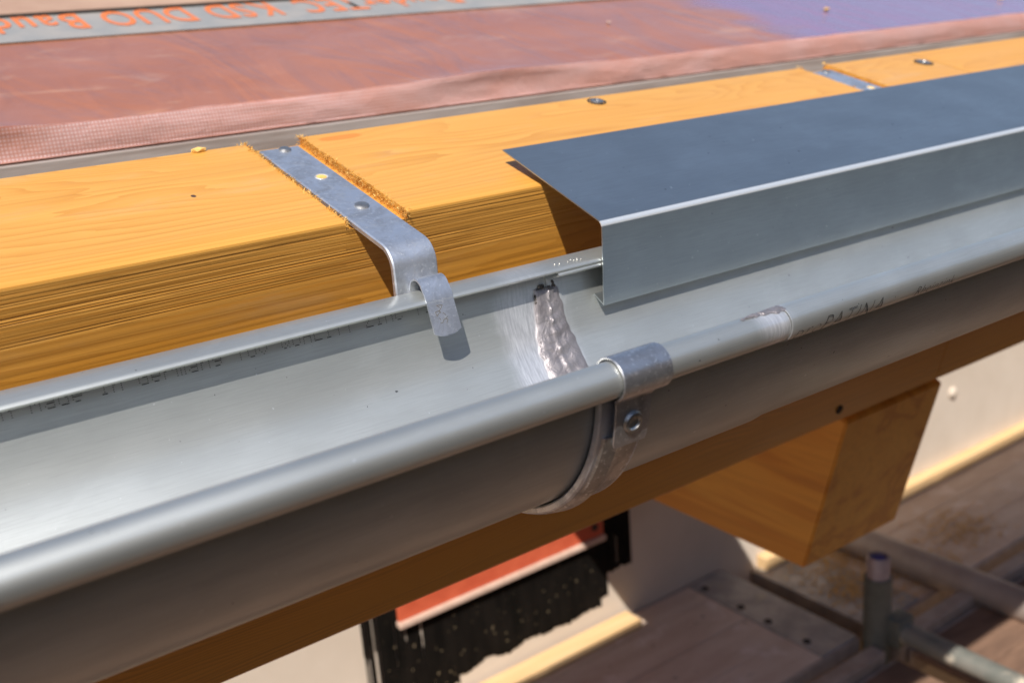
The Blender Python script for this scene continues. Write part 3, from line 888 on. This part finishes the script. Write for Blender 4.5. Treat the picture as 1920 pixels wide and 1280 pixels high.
# ------------------------------------------------------------------ flashing
def flashing():
    B = Vector((0.6086, -0.0912)); K = Vector((0.5066, -0.1308)); D = Vector((0.5084, -0.1847)); H = Vector((0.5182, -0.1785))
    u = (B - K).normalized(); v = (D - K).normalized(); r = 0.0034
    pts = [tuple(B.lerp(K + u * r, i / 10)) for i in range(11)]
    for i in range(1, 8):                              # rounded fold
        s = i / 8; a = K + u * r * (1 - s) ** 1; b = K + v * r * s
        pts.append(tuple((K + u * r) * (1 - s) ** 2 + K * 2 * s * (1 - s) + (K + v * r) * s * s))
    pts += [tuple((K + v * r).lerp(D - v * 0.001, i / 8)) for i in range(9)]
    pts += [tuple(D), tuple(D + (H - D) * 0.1), tuple(H)]
    bm = bmesh.new(); extrude_sheet(bm, pts, 0.4294, 3.4, 0.0008, 60, 0.00016, 5.0)
    return bm
fl = empty('drip_flashing', (1.9, 0.56, -0.15))
tag(fl, 'folded slate grey zinc drip flashing lying on the beam and gutter', 'flashing')
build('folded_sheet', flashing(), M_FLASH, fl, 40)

# ------------------------------------------------------------------ roof membrane
RY, RZ = 0.930, -0.0612                     # eaves edge of the membrane
def rf(d, lift=0.0):                         # distance up the slope -> (y, z)
    return (RY + d * CP - lift * SP, RZ + d * SP + lift * CP)
memb = empty('roof_membrane', (1.0, RY, RZ))
tag(memb, 'dusty red brown roof membrane with its woven edge folded down behind the beam', 'membrane')
DENTS = ((0.150, 0.050), (0.655, 0.080), (-0.17, 0.06), (1.9, 0.1))
def flap_y(x, s):
    a = 0.0030 * noise.noise(Vector((x * 4.0, s * 0.7, 0))) + 0.0012 * noise.noise(Vector((x * 17, s * 2, 4)))
    a += 0.006 * s + 0.0010 * noise.noise(Vector((x * 55, s * 5, 7)))
    for cx, wd in DENTS:                     # pushed-out lip with a hollow under it
        dx = (x - cx) / wd
        a += 0.010 * math.exp(-dx * dx) * (1 - s) ** 2 - 0.004 * math.exp(-dx * dx) * math.sin(math.pi * s)
    return a
def edge_z(x):
    z = 0.0016 * noise.noise(Vector((x * 6, 3, 0))) + 0.0008 * noise.noise(Vector((x * 25, 8, 0)))
    for cx, wd in DENTS:
        z += 0.0040 * math.exp(-((x - cx) / wd) ** 2)
    return z
xs = [-1.0 + 4.6 * i / 380 for i in range(381)]
bm = bmesh.new(); rows = []
ds = [0.0, 0.004, 0.01, 0.02, 0.04, 0.07, 0.11, 0.16, 0.22, 0.27, 0.32, 0.36, 0.40]
for x in xs:
    row = []
    for d in ds:
        y, z = rf(d)
        k = math.exp(-d / 0.03)
        z += edge_z(x) * k + (1 - k) * min(1, max(0, (0.25 - d) / 0.08)) * (0.0016 * noise.noise(Vector((x * 4 + d * 6, d * 5, 2))) + 0.0014 * max(0, noise.noise(Vector((x * 9 - d * 16, d * 3, 6)))))
        y -= flap_y(x, 0.12) * k
        row.append(bm.verts.new((x, y, z)))
    rows.append(row)
for a, b in zip(rows, rows[1:]):
    for j in range(len(ds) - 1): bm.faces.new((a[j], b[j], b[j + 1], a[j + 1]))
o = build('sheet', bm, M_MEMB, memb, 60)
bm = bmesh.new(); rows = []
for x in xs:
    row = []
    for j in range(11):
        s = j / 10
        y = RY - flap_y(x, 0.12 + s * 0.88) - 0.002 * math.sin(s * math.pi) - 0.0025 * min(1, s * 6)
        z = RZ + edge_z(x) * (1 - s) - max(0, s - 0.1) / 0.9 * 0.0240 + (0.0008, 0.0012)[j] if j < 2 else RZ + edge_z(x) * (1 - s) - (s - 0.1) / 0.9 * 0.0240
        if j == 0: y = RY - flap_y(x, 0.12) + 0.004
        row.append(bm.verts.new((x, y, z)))
    rows.append(row)
for a, b in zip(rows, rows[1:]):
    for j in range(10): bm.faces.new((a[j], b[j], b[j + 1], a[j + 1]))
r = bmesh.ops.solidify(bm, geom=bm.faces[:], thickness=0.0006)
tag(build('edge_flap', bm, M_FLAP, memb, 60), 'orange pink woven edge folded down')
SEAM_D, BAND0, X_KSD = 0.344, 0.250, 0.556
# printed selvedge and its lettering (reads from the ridge side)
def strip_quad(d0, d1, lift, mat, name, parent, x0=-1.0, x1=3.6, th=0.0008):
    bm = bmesh.new(); rr = []
    for i in range(61):
        x = x0 + (x1 - x0) * i / 60
        rr.append([bm.verts.new((x, *rf(d, l))) for d, l in ((d0, lift), (d1, lift), (d1, lift - th), (d0, lift - th))])
    for a, b in zip(rr, rr[1:]):
        for j in range(4): bm.faces.new((a[j], b[j], b[(j + 1) % 4], a[(j + 1) % 4]))
    bm.faces.new(rr[0]); bm.faces.new(rr[-1])
    return build(name, bm, mat, parent)
strip_quad(BAND0, 0.385, 0.0016, M_BAND, 'selvedge', memb)
def roof_text(txt, x_right, d_top, size, lift, parent, offset=0.0):
    """each printed character is a piece of its own, feet towards the ridge"""
    pen = 0.0
    for ch in txt:
        if ch == ' ':
            pen += size * 0.36; continue
        bm = bmesh.new(); bm.from_mesh(font_mesh(ch, size, 0.0, offset))
        x0 = min(v.co.x for v in bm.verts); x1 = max(v.co.x for v in bm.verts)
        for v in bm.verts:
            y, z = rf(d_top - v.co.y * 1.62, lift)
            v.co = Vector((x_right - (pen + v.co.x - x0) * 0.80, y, z))
        build('letter', bm, M_ORANGE, parent)
        pen += (x1 - x0) + size * 0.115
roof_text('KSD DUO BauderTEC', X_KSD, SEAM_D - 0.002, 0.054, 0.0022, memb, 0.0007)
roof_text('BauderTEC', X_KSD + 0.252, SEAM_D - 0.002, 0.054, 0.0022, memb, 0.0007)
upper = empty('roof_membrane', (1.0, *rf(SEAM_D + 0.01)))
tag(upper, 'grey brown roof membrane lapped over the orange lettering higher up the slope', 'membrane')
strip_quad(SEAM_D + 0.004, 5.2, 0.0050, M_UPPER, 'sheet', upper, th=0.0025)
strip_quad(SEAM_D, SEAM_D + 0.006, 0.0040, M_SEAM, 'sealed_edge', upper, th=0.002)
roof_text('BauderTEC KSD DUO', 0.62, SEAM_D + 0.16, 0.054, 0.0056, upper, 0.0007)

# boards under the membrane
rb = empty('roof_boarding', (1.0, RY + 0.02, RZ - 0.03))
tag(rb, 'weathered grey roof boarding showing in the gap under the membrane edge', 'boarding')
for i in range(12):
    d0 = 0.012 + i * 0.43; d1 = d0 + 0.425
    bm = bmesh.new()
    prof = [rf(d0, -0.003), rf(d1, -0.003), rf(d1, -0.034), rf(d0, -0.034)]
    a = [bm.verts.new((-1.2, y, z)) for y, z in prof]; b = [bm.verts.new((3.8, y, z)) for y, z in prof]
    for k in range(4): bm.faces.new((a[k], a[(k + 1) % 4], b[(k + 1) % 4], b[k]))
    bm.faces.new(a); bm.faces.new(list(reversed(b)))
    build('board', bm, M_OLDBOARD, rb)
bm = bmesh.new(); box(bm, -1.2, 3.8, RY - 0.020, RY - 0.010, RZ - 0.060, RZ - 0.0255, 0.001)
tag(build('fascia_batten', bm, M_OLDBOARD, None), 'weathered grey batten below the folded woven membrane edge', 'batten')

# chips lying on the membrane
for i, (x, d, r, lab, mt) in enumerate(((1.315, 0.105, 0.0075, 'yellow wood chip on the red brown membrane', M_FIBRE), (0.925, 0.135, 0.0040, 'small pale wood crumb on the red brown membrane', M_PALE),
                                (1.72, 0.075, 0.0055, 'tan wood crumb on the violet part of the membrane', M_FIBRE))):
    bm = bmesh.new(); y, z = rf(d, 0.0035)
    bmesh.ops.create_icosphere(bm, subdivisions=1, radius=r, matrix=Matrix.Translation((x, y, z)) @ Matrix.Rotation(0.5 + i, 4, 'Z') @ Matrix.Diagonal((1.2, 0.6, 0.3, 1)))
    tag(build('wood_chip', bm, mt), lab, 'chip')
# crumb at the back edge of the beam
bm = bmesh.new(); bmesh.ops.create_icosphere(bm, subdivisions=1, radius=0.004, matrix=Matrix.Translation(rp(0.252, BY - 0.002, TZ + 0.001)) @ Matrix.Diagonal((1.5, 0.8, 0.5, 1)))
tag(build('wood_chip', bm, M_FIBRE), 'pale wood chip on the back edge of the beam near the notch', 'chip')

# ------------------------------------------------------------------ scaffold
def deck(name, x0, x1, y0, y1, zt, plate_ends, seams, mat, label, plate=0.096, holes=True):
    e = empty(name, ((x0 + x1) / 2, (y0 + y1) / 2, zt - 0.05))
    tag(e, label, 'scaffold deck', 'scaffold decks')
    xa = x0 + (plate if 0 in plate_ends else 0); xb = x1 - (plate if 1 in plate_ends else 0)
    ys = [y0 + 0.004] + seams + [y1 - 0.004]
    for a, b in zip(ys, ys[1:]):
        bm = bmesh.new(); box(bm, xa, xb, a + 0.0008, b - 0.0008, zt - 0.014, zt - 0.001 - random.random() * 0.001, 0.0006)
        build('plank', bm, mat, e)
    bm = bmesh.new()
    box(bm, x0, x1, y0 - 0.002, y0 + 0.0035, zt - 0.055, zt - 0.002, 0.001)
    build('side_rail', bm, M_LEDGER, e)
    bm = bmesh.new(); box(bm, x0, x1, y1 - 0.0035, y1 + 0.002, zt - 0.055, zt - 0.002, 0.001)
    build('side_rail', bm, M_LEDGER, e)
    for en in plate_ends:
        p0, p1 = (x0, x0 + plate) if en == 0 else (x1 - plate, x1)
        bm = bmesh.new(); box(bm, p0, p1, y0 + 0.004, y1 - 0.004, zt - 0.05, zt + 0.001, 0.002)
        build('end_plate', bm, M_PLATE, e)
        if holes:
            for yy in (1.312, 1.220, 1.154, 1.066):
                bm = bmesh.new()
                lathe(bm, [(0.0075, 0), (0.0072, 0.0018), (0.005, 0.0012), (0, 0.001)], Matrix.Translation((p0 + 0.016 if en == 1 else p1 - 0.016, yy, zt + 0.0008)), 14)
                build('bolt_hole', bm, M_DARK, e)
    return e
deck('scaffold_deck', -1.4, 1.410, 1.015, 1.346, -1.10, (1,), [1.100, 1.190, 1.283], M_PLY, 'brown plywood scaffold deck with a grey bolted end plate against the wall')
deck('scaffold_deck', 1.500, 4.2, 1.050, 1.346, -1.14, (0,), [1.15, 1.25], M_PLY, 'brown scaffold deck dusted with sawdust beyond the post', 0.15, False)
deck('scaffold_deck', 1.475, 4.2, 0.62, 0.955, -1.125, (), [0.73, 0.84], M_PLY2, 'dark paint-spattered scaffold deck beyond the flaked ledger arm')
deck('scaffold_deck', -1.4, 1.432, 0.62, 0.955, -1.125, (), [0.73, 0.84], M_PLY2, 'dark paint-spattered scaffold deck alongside the bolted brown deck')
for i in range(2):  # unseen outer decks and toe board, added dark to darken the gutter's reflection
    y1 = 0.615 - i * 0.34
    for x0, x1 in ((-1.4, 1.432), (1.475, 4.2)):
        deck('scaffold_deck', x0, x1, y1 - 0.335, y1, -1.125, (), [y1 - 0.225, y1 - 0.115], M_PLY3, 'unseen dark scaffold deck added out towards the yard, beyond the paint-spattered ones')
bm = bmesh.new(); box(bm, -1.4, 4.2, -0.105, -0.075, -1.13, -0.97, 0.002)
tag(build('added_toe_board', bm, M_PLY3), 'unseen dark plank added on edge along the yard side of the scaffold', 'toe board')
# post with spigot
post = empty('scaffold_post', (1.435, 0.998, GZ))
tag(post, 'short green grey scaffold post with a blue plugged spigot', 'post')
bm = bmesh.new(); tube(bm, (1.435, 0.998, GZ), (1.435, 0.998, -0.982), 0.0238, 28)
build('standard', bm, M_POST, post, 40)
bm = bmesh.new(); lathe(bm, [(0.0195, -0.05), (0.0195, 0.036), (0.0175, 0.039), (0.0145, 0.039), (0.0140, 0.028), (0, 0.028)], Matrix.Translation((1.435, 0.998, -0.982)), 24)
build('spigot', bm, M_SPIGOT, post, 40)
bm = bmesh.new(); lathe(bm, [(0.0138, 0.0), (0.0138, 0.034), (0.011, 0.0355), (0, 0.0355)], Matrix.Translation((1.435, 0.998, -0.982)), 20)
build('plug', bm, M_BLUE, post, 40)
# arm from post towards the front, with its clamp
bm = bmesh.new(); tube(bm, (1.4545, 0.968, -1.082), (1.4545, 0.25, -1.082), 0.0185, 20)
arm = empty('scaffold_tube', (1.4545, 0.6, -1.10))
tag(arm, 'cream flaked steel arm clamped to the foot of the scaffold post', 'scaffold tube')
build('arm_tube', bm, M_ARM, arm, 40)
bm = bmesh.new(); box(bm, 1.432, 1.478, 0.952, 0.985, -1.108, -1.055, 0.004)
build('clamp', bm, M_POST, arm, 40)
# ledger along the decks
for x0, x1, lab in ((-1.4, 1.412, 'worn steel ledger rail between the brown and dark decks, short of the post'), (1.460, 4.2, 'worn steel ledger rail running on beyond the post')):
    bm = bmesh.new()
    box(bm, x0, x1, 0.962, 0.992, -1.160, -1.106, 0.002)
    tag(build('ledger_rail', bm, M_LEDGER, None), lab, 'rail', 'ledger rails')
# cross tube lying on the decks beyond the post
bm = bmesh.new(); tube(bm, (1.712, 1.335, -1.1095), (1.712, 0.2, -1.0955), 0.0305, 28)
tag(build('scaffold_tube', bm, M_TUBE, None, 40), 'bare grey scaffold tube lying across the decks behind the post', 'scaffold tube')
# transom in the gap between the bays
bm = bmesh.new(); box(bm, 1.426, 1.478, 1.03, 1.34, -1.21, -1.155, 0.004)
tag(build('scaffold_transom', bm, M_YELLOW, None), 'ochre painted transom down in the gap between the decks', 'scaffold tube')
# lath on the deck, batten at the wall foot
bm = bmesh.new(); box(bm, -0.6, 1.150, 1.297, 1.340, -1.1005, -1.084, 0.001)
tag(build('wood_lath', bm, M_LATH), 'sunlit pale lath lying on the deck at the foot of the wall', 'lath')
bm = bmesh.new(); box(bm, 1.52, 4.2, 1.322, 1.349, -1.1405, -1.112, 0.001)
tag(build('wood_lath', bm, M_LATH), 'pale batten along the wall foot on the deck with sawdust', 'lath')
# sawdust
bm = bmesh.new(); rnd = random.Random(9)
for i in range(3200):
    cx, cy, s = rnd.choice(((1.66, 1.26, 0.05), (1.60, 1.16, 0.05), (1.95, 1.16, 0.06), (1.75, 1.10, 0.06)))
    x = rnd.gauss(cx, s); y = rnd.gauss(cy, s * 0.8)
    if not (1.51 < x < 2.6 and 1.06 < y < 1.31): continue
    r = rnd.uniform(0.0010, 0.0042); a = rnd.uniform(0, 3.14)
    z = -1.1386 + rnd.uniform(0.0, 0.001)
    vs = [bm.verts.new((x + r * math.cos(a + k * 2.1) * (1.8 if k == 0 else 1), y + r * math.sin(a + k * 2.1), z + (0.0012 if k == 1 else 0))) for k in range(3)]
    bm.faces.new(vs)
tag(build('sawdust', bm, M_SAWDUST), 'orange sawdust strewn over the deck beyond the post', 'sawdust', kind='stuff')

scene.render.engine = 'CYCLES'
scene.cycles.max_bounces = 8
